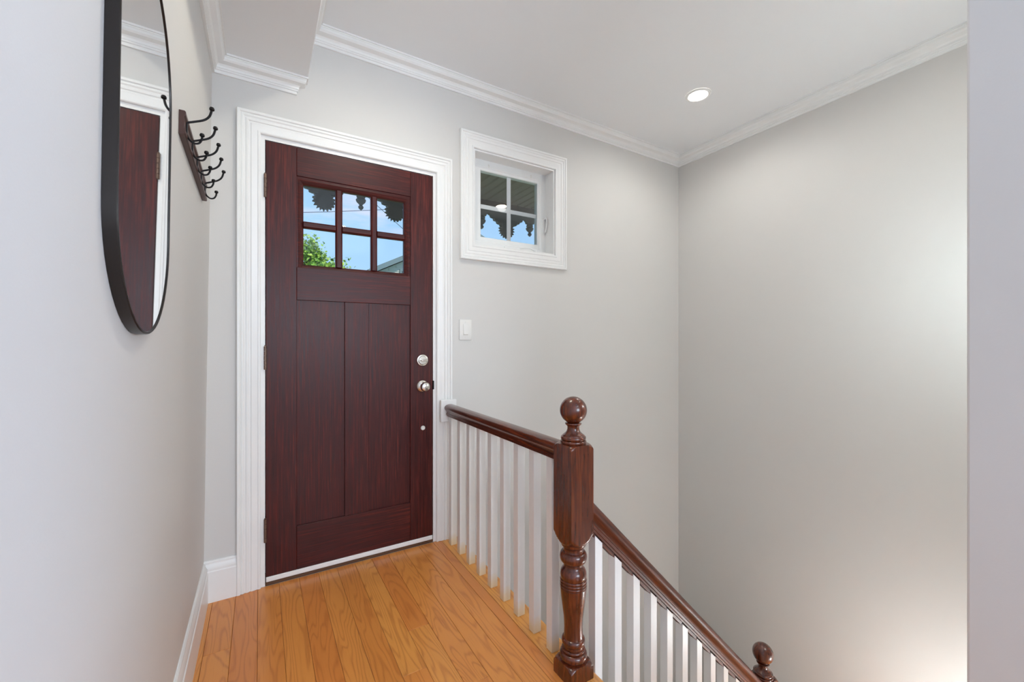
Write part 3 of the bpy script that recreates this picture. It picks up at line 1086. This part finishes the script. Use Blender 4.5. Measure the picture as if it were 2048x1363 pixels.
# ------------------------------------------------------------------ outdoors: street side
struct('lawn', nbox(-40, 60, 1.6, 60, -1.0, -.8), 'grass', 'green ground in front of the house', 'ground')
TX, TY, TZ = 1.22, 12.3, 3.0
tree = thing('garden_tree', 'bright green leafy tree seen through the lower left door pane', 'tree', (TX, TY, -.8))
bm = tube(bmesh.new(), [(TX, TY, -.8), (TX + .05, TY, .6), (TX, TY + .05, 1.7), (TX + .1, TY, 3.2)], [.16, .12, .10, .04], 10)
tk = obj('trunk', bm, 'bark', tree, smooth=True)
rnd = random.Random(11)
bm = bmesh.new()
tips = []
for k in range(34):
    az, el = rnd.uniform(0, 2 * math.pi), rnd.uniform(-.15, 1.45)
    ln = rnd.uniform(.8, 1.55) * (1.0 + .12 * math.sin(az * 3))
    st_ = Vector((TX, TY, TZ - .9 + rnd.uniform(0, .8)))
    d = Vector((math.cos(az) * math.cos(el), math.sin(az) * math.cos(el), math.sin(el)))
    e_ = st_ + d * ln + Vector((0, 0, .25))
    tube(bm, [st_, st_.lerp(e_, .5) + Vector((0, 0, .06)), e_], [.03, .018, .006], 5)
    tips.append((st_, e_))
obj('branch', bm, 'bark', tree, smooth=True)
bm = bmesh.new()
def leaf(p, s, nrm, rot):
    u = nrm.orthogonal().normalized()
    u = Matrix.Rotation(rot, 3, nrm) @ u
    v = nrm.cross(u)
    sh = [(0, -.5), (.32, -.28), (.5, .1), (.22, .12), (0, .6), (-.22, .12), (-.5, .1), (-.32, -.28)]
    bm.faces.new([bm.verts.new(p + (u * a + v * b) * s) for a, b in sh])
for s_, e_ in tips:
    for k in range(330):
        t = rnd.uniform(.25, 1.06)
        p = s_.lerp(e_, t) + Vector((rnd.gauss(0, 1), rnd.gauss(0, 1), rnd.gauss(0, 1))) * (.19 * (1.15 - .55 * t))
        nrm = Vector((rnd.gauss(0, .6), rnd.gauss(-.3, .6), rnd.uniform(.3, 1))).normalized()
        leaf(p, rnd.uniform(.07, .13), nrm, rnd.uniform(0, 6.28))
tag(obj('foliage', bm, 'leaf', tree), kind='stuff')

# neighbour's house: gable end faces us, the rake rises to the right
hs = thing('neighbor_house', 'pale sided house with grey sloping roof edge seen through the lower right pane', 'house', (7.8, 17.5, -.8))
HY = 14.0
zr = lambda x: 4.426 + .504 * (x - 4.802) if x <= 7.8 else 4.426 + .504 * (2 * 7.8 - x - 4.802)
hx0, hx1, pk = 3.95, 11.65, 7.8
bm = bmesh.new()
f0 = [(hx0, -.8), (hx1, -.8), (hx1, zr(hx1) - .12), (pk, zr(pk) - .12), (hx0, zr(hx0) - .12)]
a = [bm.verts.new((x, HY + .30, z)) for x, z in f0]
b = [bm.verts.new((x, HY + 7, z)) for x, z in f0]
bm.faces.new(a); bm.faces.new(b[::-1])
for i in range(5):
    bm.faces.new((a[i], a[(i + 1) % 5], b[(i + 1) % 5], b[i]))
obj('wall', bm, 'siding', hs)
z = 3.2
sidx = 0
while z < 5.7:
    lo = max(hx0, 4.802 + (z + .14 + .12 - 4.426) / .504)
    hi = 2 * pk - lo
    if hi - lo > .3:
        bm = bmesh.new()
        vs = [bm.verts.new(v) for v in ((lo, HY + .275, z), (hi, HY + .275, z), (hi, HY + .299, z + .14), (lo, HY + .299, z + .14), (lo, HY + .299, z), (hi, HY + .299, z))]
        for f in ((0, 1, 2, 3), (0, 4, 5, 1), (0, 3, 4), (1, 5, 2)):
            bm.faces.new([vs[i] for i in f])
        obj('siding_board', bm, 'siding', hs)
    z += .145
for sgn in (-1, 1):
    bm = bmesh.new()
    xe = pk + sgn * (pk - 3.45)
    for (dy0, dy1, dz0, dz1) in ((-.02, 7.2, 0, .10),):
        c8 = [bm.verts.new(v) for v in ((pk, HY + dy0, zr(pk) + dz0), (xe, HY + dy0, zr(xe) + dz0), (xe, HY + dy1, zr(xe) + dz0), (pk, HY + dy1, zr(pk) + dz0), (pk, HY + dy0, zr(pk) + dz1), (xe, HY + dy0, zr(xe) + dz1), (xe, HY + dy1, zr(xe) + dz1), (pk, HY + dy1, zr(pk) + dz1))]
        for f in ((0, 1, 2, 3), (4, 5, 6, 7), (0, 1, 5, 4), (1, 2, 6, 5), (2, 3, 7, 6), (3, 0, 4, 7)):
            bm.faces.new([c8[i] for i in f])
    obj('roof_slope', bm, 'roof', hs)
    bm = bmesh.new()
    c8 = [bm.verts.new(v) for v in ((pk, HY - .05, zr(pk) - .10), (xe, HY - .05, zr(xe) - .10), (xe, HY - .02, zr(xe) - .10), (pk, HY - .02, zr(pk) - .10), (pk, HY - .05, zr(pk) + .09), (xe, HY - .05, zr(xe) + .09), (xe, HY - .02, zr(xe) + .09), (pk, HY - .02, zr(pk) + .09))]
    for f in ((0, 1, 2, 3), (4, 5, 6, 7), (0, 1, 5, 4), (1, 2, 6, 5), (2, 3, 7, 6), (3, 0, 4, 7)):
        bm.faces.new([c8[i] for i in f])
    obj('rake_board', bm, 'rake', hs)
for (x0, x1, z0, z1) in ((4.75, 5.45, 3.25, 4.02), (7.2, 8.4, 2.9, 4.6)):
    wf = obj('house_window', ring(bmesh.new(), x0, x1, z0, z1, .08, HY + .24, HY + .30), 'rake', hs)
    obj('house_pane', nbox(x0 + .08, x1 - .08, HY + .26, HY + .29, z0 + .08, z1 - .08), 'dglass', wf)

# overhead cables between two poles
def cable(p, q, sag, label):
    pts = []
    for i in range(25):
        t = i / 24
        v = Vector(p).lerp(Vector(q), t)
        v.z -= sag * 4 * t * (1 - t)
        pts.append(v)
    tag(obj('overhead_cable', tube(bmesh.new(), pts, .008, 5), 'wire'), label, 'cable', 'overhead cables')
pole = thing('utility_pole', 'wooden utility pole that carries the cables', 'utility pole', (-9, 10.05, -.8))
obj('shaft', tube(bmesh.new(), [(-9, 10.05, -.8), (-9, 10.05, 6.2)], [.13, .09], 12), 'bark', pole, smooth=True)
obj('crossarm', nbox(-9.06, -8.94, 9.4, 10.7, 5.5, 5.6), 'bark', pole)
cable((-8.87, 9.9, 3.35), (14, 10.0, 8.15), .9, 'thin dark cable crossing the upper door panes')
cable((2.6, 9.9, 5.20), (6.5, 12, 3.3), .0, 'thin dark cable sloping down behind the upper right door pane')
